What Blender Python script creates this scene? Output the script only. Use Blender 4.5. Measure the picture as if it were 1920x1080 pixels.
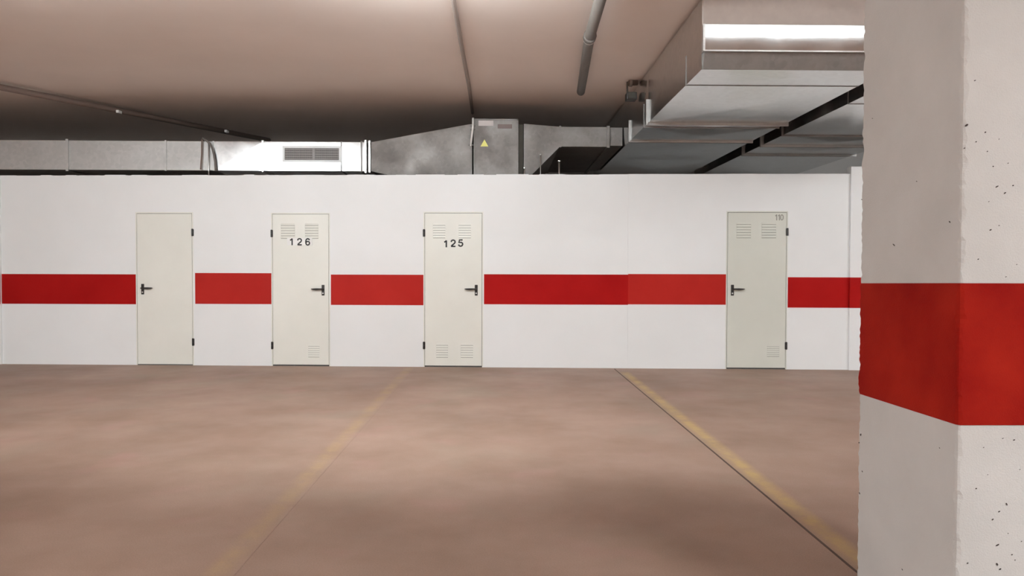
import bpy, bmesh, math, random
from mathutils import Vector, Matrix, noise
random.seed(7)
C = bpy.context.scene.collection
sc = bpy.context.scene
for o in list(bpy.data.objects):
    bpy.data.objects.remove(o)

# ------------------------------------------------------------------ camera
F = 1400.0
YAW, PITCH, ROLL = math.radians(1.02), math.radians(-1.23), 0.0026
fwd = Vector((math.sin(YAW)*math.cos(PITCH), math.cos(YAW)*math.cos(PITCH), math.sin(PITCH)))
right = fwd.cross(Vector((0, 0, 1))).normalized()
up = right.cross(fwd).normalized()
r2 = right*math.cos(ROLL) + up*math.sin(ROLL)
u2 = up*math.cos(ROLL) - right*math.sin(ROLL)
EYE = Vector((0, 0, 1.25))
cam_d = bpy.data.cameras.new('camera')
cam = bpy.data.objects.new('camera', cam_d)
C.objects.link(cam)
cam_d.sensor_width = 36
cam_d.lens = 36*F/1920
cam_d.clip_start = .05
m = Matrix((r2, u2, -fwd)).transposed().to_4x4()
m.translation = EYE
cam.matrix_world = m
sc.camera = cam

def ray(px, py):
    return r2*((px-960)/F) + u2*((540-py)/F) + fwd
def on_y(px, py, Y):
    d = ray(px, py); return EYE + d*(Y/d.y)
def on_z(px, py, z):
    d = ray(px, py); return EYE + d*((z-EYE.z)/d.z)
def on_x(px, py, x):
    d = ray(px, py); return EYE + d*(x/d.x)

# ------------------------------------------------------------------ world, exposure
w = bpy.data.worlds.new('world'); sc.world = w; w.use_nodes = True
w.node_tree.nodes['Background'].inputs[0].default_value = (1, .97, .93, 1)
w.node_tree.nodes['Background'].inputs[1].default_value = 0.0
sc.view_settings.view_transform = 'Standard'
sc.view_settings.look = 'None'
sc.view_settings.gamma = 1
sc.view_settings.use_curve_mapping = False
sc.view_settings.exposure = 0.42
H = 3.55                       # ceiling height
# strip luminaires: x, y, axis, length, emission strength, label
LAMP_COL = (.910, .988, 1.03)
LAMPS = [
    (4.0, -0.85, 'p', 1.2, 130, 'closed box lamp on the ceiling behind the viewer, nearer one on the right'),
    (4.9, -2.2, 'p', 1.2, 255, 'added closed box lamp on the ceiling behind the viewer, farther one on the right'),  # extra unseen lamp, added to balance the light
    (-5.1, -0.2, 'p', 1.2, 170, 'added closed box lamp on the ceiling behind the viewer, at the left'),  # unseen lamp added to strengthen the left shadow band
    (-5.9, -1.7, 'x', 1.5, 650, 'bright bare strip lamp on the ceiling behind the viewer, far left'),
    (2.62, 5.42, 'x', 1.5, 6.5, 'dim bare strip lamp on the ceiling just in front of the wide duct'),
    (-0.6, 5.1, 'w', 1.5, 240, 'added skirted strip lamp on the ceiling facing door 125'),  # unseen lamp added to brighten the middle of the partition wall
    (-3.6, 5.3, 'w', 1.9, 38, 'strip lamp with an added skirt on the ceiling facing the duct with the air grille'),
    (6.5, 5.0, 'w', 1.5, 200, 'added skirted strip lamp on the ceiling right of the wide ducts'),  # unseen lamp added to brighten the right side
]

# ------------------------------------------------------------------ materials
def nodes(name):
    mt = bpy.data.materials.new(name); mt.use_nodes = True
    nt = mt.node_tree
    return mt, nt, nt.nodes['Principled BSDF']
def N(nt, t, **kw):
    n = nt.nodes.new(t)
    for k, v in kw.items():
        if k in n.inputs.keys(): n.inputs[k].default_value = v
        else: setattr(n, k, v)
    return n
def pos(nt):
    return N(nt, 'ShaderNodeNewGeometry').outputs['Position']
def noise_n(nt, vec, scale, detail=4, rough=.55):
    n = N(nt, 'ShaderNodeTexNoise', Scale=scale, Detail=detail, Roughness=rough)
    nt.links.new(vec, n.inputs['Vector']); return n.outputs['Fac']
def ramp(nt, fac, stops):
    r = N(nt, 'ShaderNodeValToRGB'); nt.links.new(fac, r.inputs[0])
    e = r.color_ramp.elements
    while len(e) < len(stops): e.new(.5)
    for i, (p, c) in enumerate(stops):
        e[i].position = p; e[i].color = (*c, 1) if len(c) == 3 else c
    return r.outputs[0]
def bump(nt, b, fac, strength, dist=.01):
    n = N(nt, 'ShaderNodeBump', Strength=strength, Distance=dist)
    nt.links.new(fac, n.inputs['Height']); nt.links.new(n.outputs[0], b.inputs['Normal'])
def mix(nt, fac, a, b, mode='MIX'):
    n = N(nt, 'ShaderNodeMix'); n.data_type = 'RGBA'; n.blend_type = mode
    for i, v in ((0, fac), (6, a), (7, b)):
        if hasattr(v, 'is_output') or isinstance(v, bpy.types.NodeSocket): nt.links.new(v, n.inputs[i])
        else: n.inputs[i].default_value = v if i == 0 else (*v, 1)
    return n.outputs[2]
def mth(nt, op, a, b=0.0):
    n = N(nt, 'ShaderNodeMath'); n.operation = op
    for i, v in enumerate((a, b)):
        if isinstance(v, bpy.types.NodeSocket): nt.links.new(v, n.inputs[i])
        else: n.inputs[i].default_value = v
    return n.outputs[0]

def mottled(name, c1, c2, scale=2.0, rough=.8, fine=120, bstr=.15, metallic=0, spec=.5, bd=.003, det=5):
    mt, nt, b = nodes(name)
    p = pos(nt)
    f = noise_n(nt, p, scale, det)
    nt.links.new(ramp(nt, f, [(.3, c1), (.7, c2)]), b.inputs['Base Color'])
    b.inputs['Roughness'].default_value = rough
    b.inputs['Metallic'].default_value = metallic
    b.inputs['Specular IOR Level'].default_value = spec
    if bstr: bump(nt, b, noise_n(nt, p, fine, 3), bstr, bd)
    return mt

def floor_material(name, yellow=0.0, lo=.42, hi=.62, xc=0, hw=1):
    mt, nt, b = nodes(name)
    p = pos(nt)
    base = ramp(nt, noise_n(nt, p, .9, 5, .6), [(.32, (.272, .174, .126)), (.5, (.332, .219, .165)), (.68, (.383, .260, .202))])
    pink = ramp(nt, noise_n(nt, p, 1.7, 2), [(.60, (0, 0, 0)), (.74, (1, 1, 1))])
    base = mix(nt, mth(nt, 'MULTIPLY', pink, .30), base, (.46, .255, .225))
    olive = ramp(nt, noise_n(nt, p, 1.1, 3, .5), [(.30, (1, 1, 1)), (.44, (0, 0, 0))])
    base = mix(nt, mth(nt, 'MULTIPLY', olive, .35), base, (.30, .24, .18))
    speck = ramp(nt, noise_n(nt, p, 160, 2), [(.35, (.90, .90, .90)), (.65, (1.06, 1.06, 1.06))])
    base = mix(nt, 1.0, base, speck, 'MULTIPLY')
    if yellow:
        wear = ramp(nt, noise_n(nt, p, 5.5, 6, .7), [(lo-.12, (0.15, .15, .15)), (hi, (1, 1, 1))])
        sx = N(nt, 'ShaderNodeSeparateXYZ'); nt.links.new(p, sx.inputs[0])
        edge = mth(nt, 'DIVIDE', mth(nt, 'ABSOLUTE', mth(nt, 'SUBTRACT', sx.outputs[0], xc)), hw)
        edge = ramp(nt, edge, [(.25, (1, 1, 1)), (1, (0, 0, 0))])
        wear = mth(nt, 'MULTIPLY', wear, edge)
        base = mix(nt, mth(nt, 'MULTIPLY', wear, yellow), base, (.62, .43, .13))
    nt.links.new(base, b.inputs['Base Color'])
    rr = ramp(nt, noise_n(nt, p, 1.3, 4), [(.3, (.46, .46, .46)), (.7, (.62, .62, .62))])
    nt.links.new(rr, b.inputs['Roughness'])
    b.inputs['Specular IOR Level'].default_value = .35
    bump(nt, b, noise_n(nt, p, 70, 3), .08, .002)
    return mt

def galv(name, base=(.66, .665, .66), rough=.24, sp=26):
    mt, nt, b = nodes(name)
    p = pos(nt)
    v = N(nt, 'ShaderNodeTexVoronoi', Scale=sp); nt.links.new(p, v.inputs['Vector'])
    c = ramp(nt, v.outputs['Color'], [(.0, tuple(x*.93 for x in base)), (1, tuple(min(1, x*1.06) for x in base))])
    n = noise_n(nt, p, 3, 4)
    c2 = mix(nt, 1.0, c, ramp(nt, n, [(.3, (.90, .90, .90)), (.7, (1, 1, 1))]), 'MULTIPLY')
    nt.links.new(c2, b.inputs['Base Color'])
    b.inputs['Metallic'].default_value = 1
    nt.links.new(ramp(nt, n, [(.3, (rough*.85,)*3), (.7, (rough*1.25,)*3)]), b.inputs['Roughness'])
    bump(nt, b, noise_n(nt, p, 1.6, 2), .12, .02)
    return mt

def plain(name, col, rough=.5, metallic=0, spec=.5):
    return mottled(name, tuple(x*.94 for x in col), tuple(min(1, x*1.04) for x in col), 9, rough, 200, .04, metallic, spec, .001)

M = {}
M['floor'] = floor_material('pink_brown_concrete')
M['line_right'] = floor_material('worn_yellow_line', .52, .40, .60, 1.575, .075)
M['line_left'] = floor_material('faded_yellow_line', .24, .48, .68, -1.16, .075)
M['joint'] = plain('joint_sealant', (.09, .055, .04), .8)
M['ceiling'] = mottled('ceiling_paint', (.74, .63, .56), (.80, .69, .62), .7, .9, 60, .1)
M['wall'] = mottled('white_wall_paint', (.84, .84, .83), (.89, .89, .885), .8, .62, 90, .12)
M['wall_dim'] = mottled('garage_wall_paint', (.78, .75, .72), (.82, .79, .76), .8, .8, 90, .1)
M['red'] = mottled('red_wall_paint', (.32, .004, .004), (.40, .008, .007), 1.2, .6, 90, .1, spec=.08)
M['red2'] = mottled('lit_and_repainted_red', (.40, .014, .010), (.47, .022, .015), 1.2, .5, 90, .1, spec=.12)  # lighter copy: lamp glare put into the colour, one panel repainted
M['plaster'] = mottled('rough_white_plaster', (.565, .545, .52), (.63, .61, .585), 3, .85, 190, .55, bd=.003)
M['plaster_red'] = mottled('rough_red_plaster', (.26, .006, .004), (.38, .018, .008), 3, .8, 190, .5, bd=.003, spec=.08)
M['door'] = mottled('cream_steel', (.80, .79, .72), (.85, .84, .77), 1.5, .38, 40, .02)
M['door_grey'] = mottled('greyed_cream_steel', (.66, .66, .585), (.71, .71, .635), 1.5, .42, 40, .02)
M['black'] = plain('black_plastic', (.018, .014, .012), .35)
M['dark'] = plain('painted_gap_shade', (.012, .011, .01), .9)  # near black, stands for shade in door gaps and the grille opening
M['galv'] = galv('galvanised_sheet', rough=.2)
M['galv_dull'] = galv('dull_galvanised_sheet', (.36, .34, .325), .7)
M['matte_brown'] = plain('matte_brown_sheet', (.42, .35, .31), .8)  # even matte brown for the upper plate
M['galv_dim'] = galv('dim_galvanised_sheet', (.50, .49, .475), .5)  # darker, rougher copy of the sheet: areas outside the lamp highlight, put into colour
M['mirror'] = galv('smooth_galvanised_sheet', (.72, .72, .715), .13)
M['zinc'] = galv('bright_zinc', (.80, .80, .78), .35, 60)
M['grille'] = plain('white_aluminium', (.78, .79, .78), .4)
M['blade'] = plain('grey_grille_blade', (.30, .28, .27), .5)
M['canvas'] = plain('dark_canvas', (.055, .05, .04), .9)
M['pipe'] = plain('grey_pipe', (.15, .13, .115), .6)
M['pipe_brown'] = plain('brown_pipe', (.15, .10, .08), .7)
M['conduit'] = plain('conduit_ceiling_paint', (.33, .27, .235), .8)
M['white_plastic'] = plain('white_plastic', (.80, .77, .74), .45)
M['sticker_yellow'] = plain('yellow_sticker', (.83, .80, .22), .5)
M['sticker_white'] = plain('white_sticker', (.88, .87, .84), .5)
M['ink'] = plain('black_ink', (.02, .02, .018), .6)
M['pencil'] = plain('grey_marker', (.30, .29, .25), .7)
M['slot_shade'] = plain('painted_slot_shade', (.36, .35, .31), .8)  # grey that stands for the shade under each louvre hood
M['chip'] = plain('bare_cement', (.06, .045, .04), .9)
mt, nt, b = nodes('lamp_tube')
M_tube = {}
def tube_mat(s):
    mt, nt, b = nodes('lit_tube')
    b.inputs['Base Color'].default_value = (.9, .9, .9, 1)
    b.inputs['Emission Color'].default_value = (*LAMP_COL, 1)
    b.inputs['Emission Strength'].default_value = s
    return mt

# ------------------------------------------------------------------ mesh helpers
class MB:
    def __init__(s): s.v = []; s.f = []
    def hexa(s, p):   # p: bottom 4 (ccw) + top 4
        k = len(s.v); s.v += [tuple(q) for q in p]
        for f in ((3, 2, 1, 0), (4, 5, 6, 7), (0, 1, 5, 4), (1, 2, 6, 5), (2, 3, 7, 6), (3, 0, 4, 7)):
            s.f.append(tuple(k+i for i in f))
        return s
    def box(s, x0, x1, y0, y1, z0, z1):
        return s.hexa([(x0, y0, z0), (x1, y0, z0), (x1, y1, z0), (x0, y1, z0),
                       (x0, y0, z1), (x1, y0, z1), (x1, y1, z1), (x0, y1, z1)])
    def tube(s, pts, r, n=10, radii=None):
        pts = [Vector(p) for p in pts]
        k = len(s.v); ref = None
        for i, p in enumerate(pts):
            a = pts[max(0, i-1)]; b_ = pts[min(len(pts)-1, i+1)]
            t = (b_-a).normalized()
            if ref is None:
                ref = t.orthogonal().normalized()
            else:
                ref = (ref - t*ref.dot(t)).normalized()
            q = t.cross(ref)
            rr = radii[i] if radii else r
            for j in range(n):
                an = 2*math.pi*j/n
                s.v.append(tuple(p + (ref*math.cos(an) + q*math.sin(an))*rr))
        for i in range(len(pts)-1):
            for j in range(n):
                s.f.append((k+i*n+j, k+i*n+(j+1) % n, k+(i+1)*n+(j+1) % n, k+(i+1)*n+j))
        s.f.append(tuple(k+j for j in range(n))[::-1])
        s.f.append(tuple(k+(len(pts)-1)*n+j for j in range(n)))
        return s
    def build(s, name, mat, parent=None, bevel=0, smooth=False, mw=None, seg=2):
        me = bpy.data.meshes.new(name)
        me.from_pydata(s.v, [], s.f)
        bm = bmesh.new(); bm.from_mesh(me)
        bmesh.ops.recalc_face_normals(bm, faces=bm.faces)
        bm.to_mesh(me); bm.free()
        me.materials.append(mat)
        o = bpy.data.objects.new(name, me); C.objects.link(o)
        if parent: o.parent = parent
        if mw is not None: o.matrix_world = mw
        if smooth:
            for p in me.polygons: p.use_smooth = len(p.vertices) == 4
        if bevel:
            b_ = o.modifiers.new('bevel', 'BEVEL'); b_.width = bevel; b_.segments = seg; b_.limit_method = 'ANGLE'
        return o
def box(name, mat, x0, x1, y0, y1, z0, z1, parent=None, bevel=0):
    return MB().box(x0, x1, y0, y1, z0, z1).build(name, mat, parent, bevel)
def tag(o, label=None, cat=None, group=None, kind=None):
    if label: o['label'] = label
    if cat: o['category'] = cat
    if group: o['group'] = group
    if kind: o['kind'] = kind
    return o
def empty(name, loc=(0, 0, 0), rz=0):
    o = bpy.data.objects.new(name, None); C.objects.link(o)
    o.location = loc; o.rotation_euler = (0, 0, rz); o.empty_display_size = .1
    return o

# ------------------------------------------------------------------ the setting
XL, XR, YB, YF = -9.5, 9.0, -7.0, 13.7
fl = box('floor', M['floor'], XL, XR, YB, YF, -.2, 0)
tag(fl, 'pinkish brown polished concrete garage floor', 'floor', kind='structure')
ce = box('ceiling', M['ceiling'], XL, XR, YB, YF, H, H+.2)
tag(ce, 'flat painted concrete garage ceiling', 'ceiling', kind='structure')
for nm, a, lb in (('wall_left', (XL-.2, XL, YB, YF), 'plain garage wall at the far left end'),
                  ('wall_right', (XR, XR+.2, YB, YF), 'plain garage wall at the far right end'),
                  ('wall_rear', (XL, XR, YB-.2, YB), 'plain garage wall behind the viewer'),
                  ('wall_far', (XL, XR, YF, YF+.2), 'dark rear wall behind the storage rooms')):
    tag(box(nm, M['wall_dim'], *a, 0, H), lb, 'wall', kind='structure')

# floor joint and bay lines, thin coats on the floor
box('expansion_joint', M['joint'], 1.492, 1.504, 2.2, 9.6, 0, .0015, fl)
MB().box(1.505, 1.65, 2.2, 9.3, 0, .001).build('bay_line', M['line_right'], fl)['label'] = 'worn yellow parking bay line beside the floor joint'
MB().box(-1.235, -1.085, 2.2, 9.75, 0, .001).build('bay_line', M['line_left'], fl)['label'] = 'faded yellow parking bay line left of centre'

# partition wall, in its own frame: s along, depth back, height
P0, P1 = on_z(0, 682.5, 0), on_z(1600, 693.5, 0)
WU = (P1-P0).normalized(); WA = math.atan2(WU.y, WU.x)
WN = Vector((WU.y, -WU.x, 0))                       # towards the viewer
def wp(px, py):
    d = ray(px, py); t = (P0-EYE).dot(WN)/d.dot(WN)
    p = EYE + d*t
    return (p-P0).dot(WU), p.z
WM = Matrix.Translation(P0) @ Matrix.Rotation(WA, 4, 'Z')
TH = .10
WTOP = sum(wp(x, y)[1] for x, y in ((100, 329), (800, 330), (1400, 325)))/3
doors_px = [(255, 363, 398, 'right'), (509, 619, 399, 'left'), (794, 906, 397, 'left'), (1361, 1476, 396, 'right')]
DD = []
for l, r, t, hinge in doors_px:
    ymid = 540
    DD.append((wp(l, ymid)[0], wp(r, ymid)[0], wp((l+r)/2, t)[1], hinge))
S0 = -2.6; SJ = wp(1177, 500)[0]; SE = wp(1592, 500)[0]; S1 = SE+4.0
wall = MB()
def col(a, b, z0, z1, d0=0.0, d1=TH): wall.box(a, b, d0, d1, z0, z1)
cur = S0
for a, b, t, hg in DD:
    if cur < SJ < a:
        col(cur, SJ-.003, 0, WTOP); col(SJ-.003, SJ+.003, 0, WTOP, .006); col(SJ+.003, a, 0, WTOP+.006)
    else:
        col(cur, a, 0, WTOP)
    col(a, b, t, WTOP + (.006 if a > SJ else 0)); cur = b
col(cur, SE, 0, WTOP+.006)
wb = wall.build('wall_back', M['wall'], mw=WM)
tag(wb, 'white storage room partition wall with a red stripe and four doors', 'wall', kind='structure')
# raised return at the right and the plaster edge at the far left
ret = MB().box(SE, S1, -.035, TH, 0, wp(1604, 313)[1]).build('wall_return', M['wall'], mw=WM)
tag(ret, 'slightly taller white wall return behind the red banded pillar', 'wall', kind='structure')
se0 = wp(3, 500)[0]
lp = MB().box(S0, se0, -.03, 0, 0, WTOP).build('wall_pilaster', M['wall'], mw=WM)
tag(lp, 'white wall pilaster at the left edge of the picture', 'wall', kind='structure')
# debris line / crumbled top: thin mortar lumps along the top edge
lump = MB()
s = 0
while s < SE:
    L = random.uniform(.12, .5); lump.box(s, s+L, .01, TH-.01, WTOP-.002, WTOP+random.uniform(.003, .011)); s += L+random.uniform(.02, .5)
lo = lump.build('mortar_edge', M['wall'], wb); lo['kind'] = 'stuff'

# red stripe, a coat on the wall, one length between each pair of doors
stripes = [(3, 255, 514, 570, 'red'), (366, 509, 512, 570, 'red2'), (620.5, 794, 515, 572, 'red2'),
           (907.5, 1177.6, 514.5, 571, 'red'), (1177.6, 1361, 514, 571, 'red2'), (1477, 1610, 520, 577, 'red')]
for i, (a, b, t, bt, k) in enumerate(stripes):
    sa, sb = wp(a, 542)[0], wp(b, 542)[0]
    zt, zb = wp((a+b)/2, t)[1], wp((a+b)/2, bt)[1]
    if i == 5:
        MB().box(sa, SE, -.0016, .0, zb, zt).build('red_stripe', M[k], wb)
        MB().box(SE-.0016, S1, -.0366, -.0, zb, zt).build('red_stripe', M[k], ret)
    else:
        MB().box(sa, sb, -.0016, .0, zb, zt).build('red_stripe', M[k], wb)
zt, zb = wp(0, 514)[1], wp(0, 570)[1]
MB().box(S0, se0, -.0316, -.03, zb, zt).build('red_stripe', M['red'], lp)

# ------------------------------------------------------------------ doors
DIG = {
 '1': [[(-.24, .24), (-.02, .36), (.07, .5)], [(.07, .5), (.07, -.5)]],
 '2': [[(-.30, .20), (-.26, .38), (-.12, .47), (.06, .47), (.22, .38), (.27, .2), (.18, .02), (-.02, -.15), (-.2, -.3), (-.29, -.44)], [(-.33, -.43), (.32, -.43)]],
 '5': [[(.27, .43), (-.2, .43), (-.27, .0), (-.1, .08), (.08, .08), (.24, -.04), (.28, -.2), (.2, -.38), (.04, -.47), (-.14, -.46), (-.27, -.36), (-.31, -.22)]],
 '6': [[(.27, .26), (.18, .42), (.02, .47), (-.14, .42), (-.25, .26), (-.29, 0), (-.27, -.22), (-.18, -.4), (0, -.47), (.17, -.42), (.27, -.28), (.27, -.1), (.17, .04), (0, .08), (-.16, .02), (-.26, -.12)]],
 '0': [[(0, .45), (.18, .38), (.27, .18), (.28, 0), (.27, -.18), (.18, -.38), (0, -.45), (-.18, -.38), (-.27, -.18), (-.28, 0), (-.27, .18), (-.18, .38), (0, .45)]]}
def digit(ch, height, mat, parent, x, y, z, wd=.20, squash=1.0):
    mb = MB()
    for path in DIG[ch]:
        P = [Vector((a*squash, b)) for a, b in path]
        L_, R_ = [], []
        for i, p in enumerate(P):
            a = P[max(0, i-1)]; b = P[min(len(P)-1, i+1)]
            if ch == '0' and i in (0, len(P)-1): a, b = P[-2], P[1]
            t = (b-a).normalized(); n = Vector((-t.y, t.x))*wd/2
            L_.append(p+n); R_.append(p-n)
        for i in range(len(P)-1):
            q4 = [R_[i], R_[i+1], L_[i+1], L_[i]]
            mb.hexa([(v.x*height, 0, v.y*height) for v in q4] + [(v.x*height, -.0008, v.y*height) for v in q4])
    o = mb.build('digit', mat, parent); o.location = (x, y, z)
    return o

def lever_handle(parent, x, z, side):
    """side +1: lever points to +x"""
    h = MB()
    pl = h.box(-.019, .019, -.009, 0, -.078, .062)
    o = pl.build('handle', M['black'], parent, bevel=.006)
    o.location = (x, -.003, z)
    lv = MB()
    lv.tube([(0, 0, 0), (0, -.045, 0)], .010, 10)
    d = side
    lv.tube([(-.004*d, -.045, 0), (.03*d, -.048, .001), (.08*d, -.046, -.001), (.125*d, -.042, 0), (.15*d, -.038, .003)],
            .01, 10, [.010, .0105, .0135, .010, .004])
    l = lv.build('lever', M['black'], o, smooth=True); l.location = (0, 0, .006)
    k = MB().tube([(0, -.011, 0), (0, -.004, 0)], .009, 12).build('keyhole', M['zinc'], o); k.location = (0, 0, -.048)
    return o

def louvre_bank(parent, x0, x1, zt, zb, n, mat, proud=.008):
    """n pressed louvres: each a hood over a strip coloured as its shade"""
    step = (zt-zb)/n
    for i in range(n):
        z = zt - step*(i+.5)
        hh = step*.40
        m_ = MB()
        # wedge hood: back edge at top flush, lower edge proud
        e = .006
        m_.hexa([(x0+e, -.003-proud, z-hh), (x1-e, -.003-proud, z-hh), (x1, -.0028, z-hh-.001), (x0, -.0028, z-hh-.001),
                 (x0+2*e, -.0035, z+hh), (x1-2*e, -.0035, z+hh), (x1-2*e, -.0028, z+hh), (x0+2*e, -.0028, z+hh)])
        m_.build('louvre', mat, parent, bevel=.0015)
        MB().box(x0+.008, x1-.008, -.0033, -.0026, z-hh-.0075, z-hh-.001).build('slot_shade', M['slot_shade'], parent)  # flat strip painting the shade below the hood

labels = ['plain cream steel door without vents, its lever handle on the left side',
          'cream steel door numbered 126 on a white sticker',
          'cream steel door numbered 125 with vents at top and bottom',
          'greyish cream steel door with a faint 110 in its top right corner']
for i, (a, b, t, hg) in enumerate(DD):
    o = empty('door_%d' % (i+1), P0 + WU*a, WA)
    tag(o, labels[i], 'door', kind='structure')
    mat = M['door_grey'] if i == 3 else M['door']
    W_ = b-a
    fr = .014; g = .0045; bot = .018 if i else .012
    f = MB()
    f.box(0, fr, -.002, TH, 0, t); f.box(W_-fr, W_, -.002, TH, 0, t); f.box(fr, W_-fr, -.002, TH, t-fr, t)
    f.box(fr, W_-fr, .05, TH, 0, t-fr)      # rebate plate that closes the gap behind the leaf
    f.build('frame', mat, o)
    leaf = MB().box(fr+g, W_-fr-g, -.003, .036, bot, t-fr-g).build('leaf', mat, o, bevel=.002)
    gap = MB()                                # dark strips painting the shade in the door gaps
    gap.box(fr, fr+g, .012, .05, 0, t-fr).box(W_-fr-g, W_-fr, .012, .05, 0, t-fr).box(fr, W_-fr, .012, .05, t-fr-g, t-fr)
    gap.box(fr, W_-fr, .01, .05, 0, bot)
    gap.build('gap_shade', M['dark'], o)
    th = MB().box(fr, W_-fr, -.004, .03, 0, .006).build('threshold', M['galv_dull'], o)
    hz = {0: 541, 1: 543, 2: 543, 3: 543}[i]
    hx = {0: 268, 1: 606, 2: 893, 3: 1373}[i]
    hs, hh = wp(hx, hz)
    lever_handle(leaf, hs-a, hh, 1 if hg == 'right' else -1)
    for hy in ((436, 641), (438, 648), (437, 648), (435, 648))[i]:
        zz = wp((doors_px[i][0]+doors_px[i][1])/2, hy)[1]
        x = W_-fr*.6 if hg == 'right' else fr*.6
        hb = MB().tube([(x, -.012, zz-.048), (x, -.012, zz-.002)], .0105, 10).tube([(x, -.012, zz+.002), (x, -.012, zz+.05)], .0105, 10)
        hb.box(x-.016, x+.016, -.006, -.0015, zz-.045, zz+.045)
        hb.build('hinge', M['black'], o)
    L, R = doors_px[i][0], doors_px[i][1]
    def q(px, py):
        s_, z_ = wp(px, py); return s_-a, z_
    if i == 1:
        for x0, x1 in ((526, 554), (571, 598)):
            louvre_bank(leaf, q(x0, 430)[0], q(x1, 430)[0], q(560, 418)[1], q(560, 447)[1], 6, mat)
        for x0, x1 in ((530, 553), (577, 600)):
            louvre_bank(leaf, q(x0, 655)[0], q(x1, 655)[0], q(560, 645)[1], q(560, 669)[1], 6, mat, .0025) if x0 > 560 else None
        x0, z0 = q(539, 460); x1, z1 = q(586, 446.5)
        MB().box(x0, x1, -.0135, -.0125, z0, z1).build('sticker', M['sticker_white'], leaf)
        MB().box(x0, x1, -.0125, -.003, z0, z0+.03).build('sticker_backing', M['sticker_white'], leaf)
        cx, cz = q(562.5, 453.5)
        for k, ch in enumerate('126'):
            digit(ch, .088, M['ink'], leaf, q(547.5+15*k, 453)[0], -.0137, q(550, 453.6)[1])
    if i == 2:
        for x0, x1 in ((811, 836), (859, 884)):
            louvre_bank(leaf, q(x0, 430)[0], q(x1, 430)[0], q(850, 418)[1], q(850, 446)[1], 6, mat, .005)
        for x0, x1 in ((817, 841), (863, 888)):
            louvre_bank(leaf, q(x0, 655)[0], q(x1, 655)[0], q(850, 643)[1], q(850, 670)[1], 6, mat, .004)
        for k, ch in enumerate('125'):
            digit(ch, .090, M['ink'], leaf, q(836+14*k, 457)[0], -.0032, q(850, 457.3-.9*k)[1], .22)
    if i == 3:
        for x0, x1 in ((1380, 1409), (1427, 1456)):
            louvre_bank(leaf, q(x0, 430)[0], q(x1, 430)[0], q(1420, 416)[1], q(1420, 446)[1], 6, mat, .007)
        for x0, x1 in ((1437, 1462),):
            louvre_bank(leaf, q(x0, 655)[0], q(x1, 655)[0], q(1420, 646)[1], q(1420, 668)[1], 6, mat, .0022)
        for k, chh in enumerate('110'):
            digit(chh, .075, M['pencil'], leaf, q(1455.5+5.2*k, 408)[0], -.0032, q(1460, 407.7)[1], .15, .75)

# ------------------------------------------------------------------ pillar
pc_ = on_y(1800, 540, 2.33); PX0 = pc_.x; PY0 = 2.33
far = on_x(1612, 560, PX0); PY1 = far.y
PX1 = PX0+.60
def jit(cx, cy, z, amp):
    a = noise.noise(Vector((cx*9, cy*9, z*14)))*.6 + noise.noise(Vector((cx*5+3, cy*5, z*55)))*.55
    return max(0.0, .5+a)*amp
def pillar_mesh(z0, z1, off, n, tilt=None):
    me = MB()
    for i in range(n+1):
        t_ = i/n
        ringv = []
        for (cx, cy, sx, sy) in ((PX0, PY0, 1, 1), (PX1, PY0, -1, 1), (PX1, PY1, -1, -1), (PX0, PY1, 1, -1)):
            z = z0(cx, cy) + (z1(cx, cy)-z0(cx, cy))*t_
            c = .002 + jit(cx, cy, z, .019)
            pa = (cx-sx*off, cy+sy*c-sy*off*.0, z); pb = (cx+sx*c, cy-sy*off, z)
            pm = (cx+sx*c*.32-sx*off*.7, cy+sy*c*.32-sy*off*.7, z)
            ringv.append([pb, pm, pa] if (sx, sy) in ((-1, 1), (1, -1)) else [pa, pm, pb])
        for r in ringv: me.v += r
    k = 12
    for i in range(n):
        for j in range(k):
            a = i*k+j; b_ = i*k+(j+1) % k
            me.f.append((a, b_, b_+k, a+k))
    me.f.append(tuple(range(k))[::-1]); me.f.append(tuple(n*k+j for j in range(k)))
    return me
pil = pillar_mesh(lambda x, y: 0, lambda x, y: H, 0, 260).build('concrete_pillar', M['plaster'])
tag(pil, 'square rough plastered white pillar with a wide red band, close on the right', 'pillar')
zt_n = on_y(1800, 531, PY0).z; zb_n = on_y(1790, 797, PY0).z
zt_f = on_x(1612, 531, PX0).z; zb_f = on_x(1610, 737.5, PX0).z
band = pillar_mesh(lambda x, y: zb_n if y < 2.6 else zb_f, lambda x, y: zt_n if y < 2.6 else zt_f, .0025, 60)
band.build('red_band', M['plaster_red'], pil)
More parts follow.
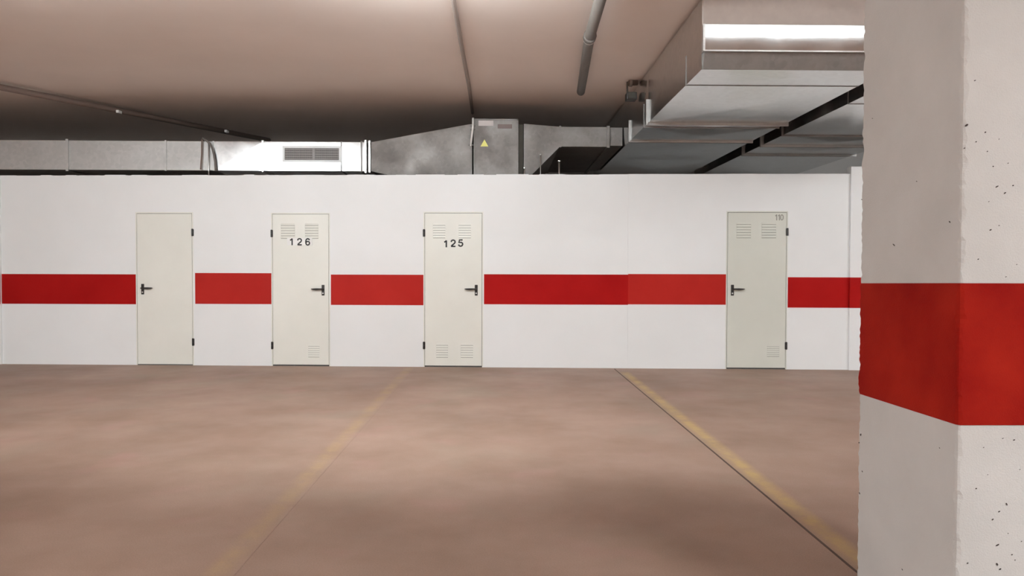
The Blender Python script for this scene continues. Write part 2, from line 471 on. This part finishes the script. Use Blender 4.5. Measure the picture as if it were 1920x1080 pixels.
# chips and specks on the two faces
ch = MB()
def speck(p, nrm, w_, h_, ang):
    nrm = Vector(nrm); tx = nrm.cross(Vector((0, 0, 1))).normalized(); tz = Vector((0, 0, 1))
    k = len(ch.v); n = 7
    for lay in (.0, .0015):
        for j in range(n):
            a = 2*math.pi*j/n; rr = random.uniform(.7, 1.2)
            x, z = math.cos(a)*w_*rr, math.sin(a)*h_*rr
            x, z = x*math.cos(ang)-z*math.sin(ang), x*math.sin(ang)+z*math.cos(ang)
            ch.v.append(tuple(p + tx*x + tz*z + nrm*lay))
    ch.f.append(tuple(k+n+j for j in range(n)))
    for j in range(n): ch.f.append((k+j, k+(j+1) % n, k+n+(j+1) % n, k+n+j))
front = [(1828, 151, 3, 1.5), (1847, 248, 3, 2), (1830, 266, 2.5, 2), (1851, 284, 2, 1.5), (1862, 312, 2.5, 2), (1890, 306, 2, 1.5), (1873, 261, 1.5, 1),
         (1869, 350, 5, 2), (1884, 362, 4, 2), (1899, 348, 2.5, 2), (1857, 431, 4, 2), (1873, 423, 2, 1.2), (1834, 486, 3, 1.5), (1886, 519, 2.5, 1),
         (1906, 496, 2, 1), (1812, 235, 6, 3), (1808, 278, 3, 1.5), (1854, 378, 2, 1), (1901, 825, 3, 2), (1880, 822, 3, 1), (1844, 839, 2, 1),
         (1830, 916, 3, 2), (1873, 959, 4, 2), (1861, 974, 4, 2), (1887, 945, 2.5, 5), (1870, 1022, 6, 2.5), (1869, 1058, 3, 5), (1875, 1067, 4, 2),
         (1897, 1040, 3, 1.5), (1903, 1050, 2, 1.5), (1814, 1056, 3, 2), (1890, 1000, 2, 1), (1915, 1015, 2, 1), (1852, 890, 1.5, 1), (1912, 880, 2, .8)]
for x, y, a, b in front:
    s_ = PY0/F*.62; speck(on_y(x, y, PY0), (0, -1, 0), a*s_, b*s_, -.5)
for x, y, a, b in ((1676, 459, 5, 1.5), (1719, 340, 1.5, 1), (1781, 416, 3, 2), (1762, 840, 1.5, 1.2), (1636, 222, 2, 1), (1616, 374, 2, 1), (1617, 884, 2, 1.5),
                   (1614, 815, 2, 4), (1611, 830, 1.5, 3), (1692, 1068, 2, 1), (1612, 925, 3, 2)):
    pt = on_x(x, y, PX0); s_ = pt.y/F*.62
    speck(pt, (-1, 0, 0), a*s_*1.6, b*s_, .5)
c_ = ch.build('plaster_chips', M['chip'], pil); c_['kind'] = 'stuff'

# unseen pillar added at the left to cast a shadow band on the floor
shadow_pil = box('concrete_pillar', M['plaster'], -4.4, -4.0, 1.5, 1.9, 0, H, bevel=.006)
tag(shadow_pil, 'added plain white pillar left of the picture, to shade the floor', 'pillar')

# ------------------------------------------------------------------ ducts
def crossed_quad(mb, a, b, c, d, bulge):
    """quad a b c d broken into four facets by a raised centre"""
    a, b, c, d = map(Vector, (a, b, c, d))
    n = (b-a).cross(d-a).normalized()
    k = len(mb.v); mb.v += [tuple(p) for p in (a, b, c, d, (a+b+c+d)/4 + n*bulge)]
    for i in range(4): mb.f.append((k+i, k+(i+1) % 4, k+4))
def section(parent, A, B, mat, name='duct_section', bulge=.012, axis='x', fb=None):
    """A, B: end rectangles (u, y0, y1, z0, z1) for axis x, (u, x0, x1, z0, z1) for axis y"""
    mb = MB()
    def ring(R):
        u, p0, p1, z0, z1 = R
        if axis == 'x': return [(u, p0, z0), (u, p1, z0), (u, p1, z1), (u, p0, z1)]
        return [(p0, u, z0), (p1, u, z0), (p1, u, z1), (p0, u, z1)]
    a, b = ring(A), ring(B)
    for i in range(4):
        j = (i+1) % 4
        q_ = [a[i], a[j], b[j], b[i]]
        n = (Vector(q_[1])-Vector(q_[0])).cross(Vector(q_[3])-Vector(q_[0]))
        cen = sum((Vector(p) for p in a+b), Vector())/8
        qc = sum((Vector(p) for p in q_), Vector())/4
        if n.dot(qc-cen) < 0: q_ = q_[::-1]
        crossed_quad(mb, *q_, bulge if fb is None else fb)
    k = len(mb.v); mb.v += a; mb.f.append((k, k+1, k+2, k+3))
    k = len(mb.v); mb.v += b; mb.f.append((k, k+1, k+2, k+3))
    me_o = mb.build(name, mat, parent)
    return me_o
def flange_x(parent, x, w_, y0, y1, z0, z1, out, mat, name='flange'):
    mb = MB()
    mb.box(x-w_/2, x+w_/2, y0-out, y0+.004, z0-out, z1+out).box(x-w_/2, x+w_/2, y1-.004, y1+out, z0-out, z1+out)
    mb.box(x-w_/2, x+w_/2, y0, y1, z0-out, z0+.004).box(x-w_/2, x+w_/2, y0, y1, z1-.004, z1+out)
    return mb.build(name, mat, parent)
def flange_y(parent, y, w_, x0, x1, z0, z1, out, mat, name='flange'):
    mb = MB()
    mb.box(x0-out, x0+.004, y-w_/2, y+w_/2, z0-out, z0+.26).box(x1-.004, x1+out, y-w_/2, y+w_/2, z0-out, z0+.26)
    mb.box(x0, x1, y-w_/2, y+w_/2, z0-out, z0+.004)
    return mb.build(name, mat, parent)

YD = 10.05
def dz(py, px=900): return on_y(px, py, YD).z
def dx(px, py=300): return on_y(px, py, YD).x
# --- left supply duct with the grille
ld = empty('supply_duct', (dx(350), YD+.35, dz(265, 350)))
inv = Matrix.Translation(-ld.location)
LB = MB
tag(ld, 'long galvanised air duct with a ventilation grille above the two left doors', 'duct')
DZ0, DZ1 = dz(319.5, 400), dz(265, 400)
ldepth = .75
def loc(o): o.location = -o.parent.location if o.parent and o.parent.type == 'EMPTY' else o.location; return o
cuts = [-3.2+0, ]
xs = [dx(-330), dx(-60), dx(125), dx(311), dx(400), dx(493), dx(640), dx(684), ]
fbs = [.003, .003, .004, .003, .004, .002, .002]
for i in range(len(xs)-1):
    loc(section(ld, (xs[i], YD, YD+ldepth, DZ0, DZ1), (xs[i+1], YD, YD+ldepth, DZ0, DZ1), M['galv' if i > 3 else 'galv_dim'], fb=fbs[i]))
for x, w_, o_ in ((xs[1], .03, .014), (dx(127), .035, .02), (xs[3], .024, .010), (xs[4], .02, .004), (xs[5], .026, .016), (xs[6], .012, .006), (dx(678), .018, .012), (dx(686), .026, .026), (dx(693), .026, .020)):
    loc(flange_x(ld, x, w_, YD, YD+ldepth, DZ0, DZ1, o_, M['galv_dim'] if x < -3.6 else M['zinc'] if w_ > .02 else M['galv_dull']))
# transition to the fan
tz0 = dz(364, 885)
tr = MB()
xa, xb = dx(696), dx(885)
tr.hexa([(xa, YD, DZ0), (xb, YD, tz0), (xb, YD+ldepth, tz0), (xa, YD+ldepth, DZ0),
         (xa, YD, DZ1), (xb, YD, dz(232, 885)), (xb, YD+ldepth, dz(232, 885)), (xa, YD+ldepth, DZ1)])
loc(tr.build('transition', M['galv_dull'], ld))
# grille
gx0, gx1 = dx(530, 290), dx(641, 290); gz0, gz1 = dz(304, 590), dz(274, 590)
ix0, ix1 = dx(534, 290), dx(636, 290); iz0, iz1 = dz(300.5, 590), dz(278, 590)
gr = MB()
gy0, gy1 = YD-.016, YD+.0
gr.box(gx0, ix0, gy0, gy1, gz0, gz1).box(ix1, gx1, gy0, gy1, gz0, gz1).box(ix0, ix1, gy0, gy1, gz0, iz0).box(ix0, ix1, gy0, gy1, iz1, gz1)
g = loc(gr.build('grille', M['grille'], ld))
bk = MB().box(ix0, ix1, YD-.004, YD-.0025, iz0, iz1); bk.build('opening_shade', M['dark'], g)  # flat dark sheet painting the shade inside the grille
xm = dx(588.5, 290)
md = MB().box(xm-.014, xm+.014, YD-.013, YD-.004, iz0, iz1); md.build('mullion', M['blade'], g)
bl = MB()
n = 46
for i in range(n):
    x = ix0+(ix1-ix0)*(i+.5)/n
    bl.box(x-.0035, x+.0035, YD-.012, YD-.0045, iz0, iz1)
for i in range(5):
    z = iz0+(iz1-iz0)*(i+.5)/5
    bl.box(ix0, ix1, YD-.010, YD-.0045, z-.005, z+.005)
b_ = bl.build('blades', M['blade'], g); b_['kind'] = 'stuff'
# --- fan box
fx0, fx1 = dx(888), dx(972)
fb_ = empty('fan_unit', ((fx0+fx1)/2, YD+.4, tz0))
tag(fb_, 'grey galvanised box fan with a yellow warning triangle, at ceiling height in the centre', 'fan')
fz1 = dz(223, 930)
loc(MB().box(fx0, fx1, YD-.0, YD+.8, tz0, fz1).build('casing', M['galv_dull'], fb_, bevel=.008))
pf = MB()
for x in (fx0+.006, fx1-.018):
    pf.box(x-.006, x+.018, YD-.006, YD+.004, tz0, fz1)
pf.box(fx0, fx1, YD-.006, YD+.004, fz1-.02, fz1+.002)
loc(pf.build('corner_profile', M['galv_dull'], fb_, bevel=.002))
a = on_y(901, 274.5, YD-.004); b = on_y(915.5, 274.5, YD-.004); c = on_y(908.3, 261.5, YD-.004)
tm = MB(); tm.v = [tuple(a), tuple(b), tuple(c), (a.x, YD, a.z), (b.x, YD, b.z), (c.x, YD, c.z)]
tm.f = [(0, 1, 2), (3, 5, 4), (0, 3, 4, 1), (1, 4, 5, 2), (2, 5, 3, 0)]
wt = loc(tm.build('warning_triangle', M['sticker_yellow'], fb_)); wt['label'] = 'yellow triangular warning sticker'
loc(MB().box(dx(933), dx(960), YD-.004, YD, dz(241, 940), dz(233, 940)).build('rating_plate', plain('brown_plate', (.16, .11, .10), .5), fb_))
loc(MB().box(dx(897), dx(925), YD-.003, YD, dz(236, 910), dz(226, 910)).build('paper_label', plain('pale_label', (.62, .56, .54), .6), fb_))
loc(MB().box(fx1, dx(981), YD+.02, YD+.78, tz0+.05, dz(233, 975)).build('flexible_connector', M['canvas'], fb_))
# --- conduit along the ceiling and down to the fan
cd = MB()
pts = [on_z(846, -40, H-.018), on_z(850, 0, H-.018), on_z(866, 90, H-.018), on_z(879, 160, H-.018), on_z(886, 212, H-.018)]
cd.tube(pts, .021, 8)
co = cd.build('cable_conduit', M['conduit'], smooth=True)
tag(co, 'thin cable conduit running along the ceiling to the fan unit', 'conduit')
dr = MB()
e = pts[-1]
dr.tube([on_y(887, 221, YD-.04), on_y(886.5, 240, YD-.035), on_y(882.5, 274, YD-.03)], .014, 8)
dr.build('drop_pipe', M['white_plastic'], co, smooth=True)
for py in (236, 243, 272):
    p = on_y(886.5 if py < 250 else 883, py, YD-.02)
    MB().box(p.x-.03, p.x+.035, YD-.03, YD+.0, p.z-.006, p.z+.006).build('clip', M['pipe'], co)

# --- right cross duct
cdk = empty('cross_duct', (dx(1090), YD+.6, dz(275, 1090)))
tag(cdk, 'wide flat galvanised duct joining the fan unit to the large overhead duct', 'duct')
cz0, cz1 = dz(275, 1090), dz(238, 1090)
xa, xb, xc = dx(982), dx(1050), dx(1140)
t2 = MB()
t2.hexa([(xa, YD, dz(343, 982)), (xb, YD, cz0), (xb, YD+2.6, cz0), (xa, YD+.8, dz(343, 982)),
         (xa, YD, dz(232, 982)), (xb, YD, cz1), (xb, YD+2.6, cz1), (xa, YD+.8, dz(232, 982))])
loc(t2.build('transition', M['galv_dull'], cdk))
loc(section(cdk, (xb, YD, YD+2.6, cz0, cz1), (xc, YD, YD+2.6, cz0, cz1), M['galv_dull'], fb=.006))
loc(flange_x(cdk, xb, .03, YD, YD+2.6, cz0, cz1, .012, M['galv_dull']))
loc(flange_x(cdk, xc, .04, YD, YD+2.6, cz0, cz1, .014, M['galv_dull']))
MDX = on_y(1215, 229, 8.45).x - .0
loc(section(cdk, (xc+.02, YD+.03, YD+2.5, cz0+.02, cz1), (MDX-.02, YD+.03, YD+2.5, cz0+.02, cz1), M['galv_dull'], fb=.004))

# --- big overhead ducts, running front to back
HB = dz(275, 1145)
Yf = on_z(1290, 126.5, HB).y
def yz(py, px=1350): return on_z(px, py, HB).y
TOPZ = H-.03
def big_duct(name, label, x0, x1, ys, flanges, front=True):
    o = empty(name, ((x0+x1)/2, (ys[0]+ys[-1])/2, HB))
    tag(o, label, 'duct', 'large overhead ducts')
    for i in range(len(ys)-1):
        loc(section(o, (ys[i], x0, x1, HB, TOPZ), (ys[i+1], x0, x1, HB, TOPZ), M['galv'], axis='y', fb=.016 if i else .003))
    for (y, w_, out) in flanges:
        loc(flange_y(o, y, w_, x0, x1, HB, TOPZ, out, M['galv_dim'] if w_ > .02 else M['galv_dull']))
    if front:
        h1 = on_y(1400, 97, Yf).z; h2 = on_y(1400, 47, Yf).z
        lip = MB().hexa([(x0+.01, Yf+.055, HB), (x1-.01, Yf+.055, HB), (x1-.01, Yf+.1, HB), (x0+.01, Yf+.1, HB),
                         (x0+.01, Yf-.002, h1), (x1-.01, Yf-.002, h1), (x1-.01, Yf+.1, h1), (x0+.01, Yf+.1, h1)])
        loc(lip.build('lower_lip', M['galv_dull'], o))  # darker sheet stands in for a dark floor reflection
        loc(MB().box(x0, x1, Yf-.02, Yf+.1, h1, h2).build('end_plate', M['mirror'], o, bevel=.003))
        loc(MB().box(x0, x1, Yf+.012, Yf+.1, h2, TOPZ).build('upper_plate', M['matte_brown'], o))
        ed = MB().box(x0-.012, x0+.006, Yf-.024, Yf+.02, h1, h2)
        ed.box(x0, x1, Yf-.03, Yf-.018, h1-.006, h1+.006)
        loc(ed.build('edge_strip', M['zinc'], o))
    return o
y1, y2, y3, y4 = yz(160), yz(231), yz(239), yz(265)
x0 = MDX; x1 = x0+1.56
bd1 = big_duct('overhead_duct', 'wide galvanised overhead duct with a shiny end plate, the left one of the pair', x0, x1,
         [Yf+.06, y1, y2, y3, y4, 11.2, 13.3], [(y1, .012, .004), (y2, .03, .028), (y3-.02, .015, .012), (y4, .03, .022)])
x2 = x0+1.80
bd2 = big_duct('overhead_duct', 'galvanised overhead duct beside the gap, partly hidden by the red banded pillar', x2, x2+1.6,
         [Yf+.06, yz(193), yz(253), yz(272), yz(289), 13.3], [(yz(193), .012, .004), (yz(253), .02, .012), (yz(272), .025, .024), (yz(289), .025, .026)])

# --- pipes on the ceiling
pp = MB()
a = on_z(1142, -60, H-.085); b = on_z(1105, 72, H-.085); c = on_z(1089, 172, H-.085)
pp.tube([a, b, c], .05, 14)
po = pp.build('overhead_pipe', M['pipe'], smooth=True)
tag(po, 'dark grey pipe hung under the ceiling left of the wide duct', 'pipe')
d = (b-a).normalized()
MB().tube([b-d*.09, b-d*.02], .062, 14).build('coupling', M['pipe'], po, smooth=True)
MB().tube([b, b+d*.025], .058, 14).build('coupling_ring', M['zinc'], po, smooth=True)
for t_ in (.35, .85):
    p = b.lerp(c, t_); MB().box(p.x-.02, p.x+.02, p.y-.012, p.y+.012, p.z+.03, H).build('hanger', M['pipe'], po)
lp_ = MB()
a = on_z(-260, 112, H-.07); b = on_z(505, 263, H-.07)
lp_.tube([a, b], .038, 12)
lo_ = lp_.build('overhead_pipe', M['pipe_brown'], smooth=True)
tag(lo_, 'long brown pipe crossing the ceiling at the upper left', 'pipe')
for px, py in ((223, 206), (425, 243)):
    p = on_z(px, py, H-.07)
    MB().box(p.x-.02, p.x+.02, p.y-.045, p.y+.045, p.z-.048, p.z-.01).build('clip', M['white_plastic'], lo_, bevel=.003)
# stub and small box beside the big duct
st = MB().tube([on_y(1178, 154, 9.0), Vector((MDX-.02, 9.0, on_y(1202, 153, 9.0).z))], .045, 12)
so = st.build('pipe_stub', M['pipe_brown'], smooth=True)
MB().tube([on_y(1180, 154, 9.0), on_y(1185, 154, 9.0)], .055, 12).build('collar', M['conduit'], so, smooth=True)
tag(so, 'short brown pipe stub beside the wide duct near the ceiling', 'pipe')
p = on_y(1196, 181, 9.0); p.x = MDX-.09
jb = MB().box(p.x-.07, p.x+.055, 8.93, 9.07, p.z-.05, p.z+.04).build('junction_box', M['black'], bevel=.01)
MB().box(p.x-.05, p.x+.035, 8.922, 8.93, p.z-.035, p.z+.035).build('lid', M['canvas'], jb, bevel=.002)
MB().tube([(p.x-.045, 9.05, p.z+.035), (p.x-.045, 9.05, H)], .012, 8).build('stem', M['pipe'], jb)
tag(jb, 'small black junction box below the brown pipe stub', 'box')

# --- cables, straps and rods above the wall
cb = MB()
def Y_(px, py, y=YD-.035): return on_y(px, py, y)
cb.tube([Y_(379, 259), Y_(386, 263), Y_(392, 268), Y_(397, 276), Y_(400.5, 288), Y_(403, 303), Y_(404.5, 321)], .012, 8)
o = cb.build('black_cable', M['pipe'], smooth=True)
tag(o, 'dark cable looping down in front of the left duct', 'cable')
a = Y_(378.5, 261); b = Y_(376, 318)
o = MB().tube([a, a.lerp(b, .5)+Vector((.006, 0, 0)), b], .009, 8).build('hanging_wire', M['pipe_brown'], smooth=True)
tag(o, 'thin reddish wire hanging left of the dark cable loop', 'wire')
o = MB().tube([Y_(391.5, 268, YD-.02), Y_(391.5, 318, YD-.02), Y_(391.5, 329.5, YD-.02)], .008, 8).build('hanging_strap', M['zinc'], smooth=True)
tag(o, 'pale wire dropping inside the dark cable loop to the wall top', 'wire')
for px, ty, rr, lb in ((983, 314, .008, 'shortest pale rod beside the fan unit above the wall'), (1013.5, 289, .006, 'thin pale rod in front of the sloping duct transition'),
                   (1048.5, 301, .013, 'thick pale rod right of the sloping duct transition')):
    a = on_y(px, ty, YD-.02); bz = WTOP-.25
    o = MB().tube([(a.x, YD-.02+.0, a.z), (a.x, YD-.02, WTOP-.02), (a.x, YD-.02, bz)], rr, 8).build('threaded_rod', M['zinc'], smooth=True)
    MB().tube([(a.x, YD-.02, a.z-.012), (a.x, YD-.02, a.z)], rr*1.7, 6).build('nut', M['zinc'], o)
    tag(o, lb, 'rod')

# ------------------------------------------------------------------ luminaires (out of the picture, some added only for their light)
for (x, y, ax, L, s_, lb) in LAMPS:
    e = empty('strip_lamp', (x, y, H), 0)
    tag(e, lb, 'lamp')
    if ax == 'p':          # closed luminaire with a flat diffuser facing down
        hs = MB().box(-L/2-.03, L/2+.03, -.14, -.115, -.09, 0).box(-L/2-.03, L/2+.03, .115, .14, -.09, 0)
        hs.box(-L/2-.03, -L/2, -.115, .115, -.09, 0).box(L/2, L/2+.03, -.115, .115, -.09, 0).box(-L/2, L/2, -.115, .115, -.03, 0)
        hs.build('housing', M['white_plastic'], e)
        MB().box(-L/2, L/2, -.115, .115, -.085, -.05).build('diffuser', tube_mat(s_), e)
        continue
    if ax == 'w':          # strip lamp with an added skirt that keeps light off the near floor
        MB().box(-L/2-.06, L/2+.06, -.07, -.045, -.39, 0).box(-L/2-.06, L/2+.06, -.045, .06, -.03, 0).build('housing', M['white_plastic'], e)
        MB().tube([(-L/2, 0, -.19), (L/2, 0, -.19)], .03, 10).build('lamp_tube', tube_mat(s_), e)
        for sx in (-1, 1):
            MB().box(sx*(L/2+.02)-.02, sx*(L/2+.02)+.02, -.035, .035, -.235, -.03).build('socket', M['white_plastic'], e, bevel=.004)
        continue
    MB().box(-L/2-.06, L/2+.06, -.07, .07, -.05, 0).build('housing', M['white_plastic'], e, bevel=.006)
    MB().tube([(-L/2, 0, -.085), (L/2, 0, -.085)], .03, 10).build('lamp_tube', tube_mat(s_), e)
    for sx in (-1, 1):
        MB().box(sx*(L/2+.02)-.02, sx*(L/2+.02)+.02, -.035, .035, -.125, -.05).build('socket', M['white_plastic'], e, bevel=.004)
bpy.context.view_layer.update()
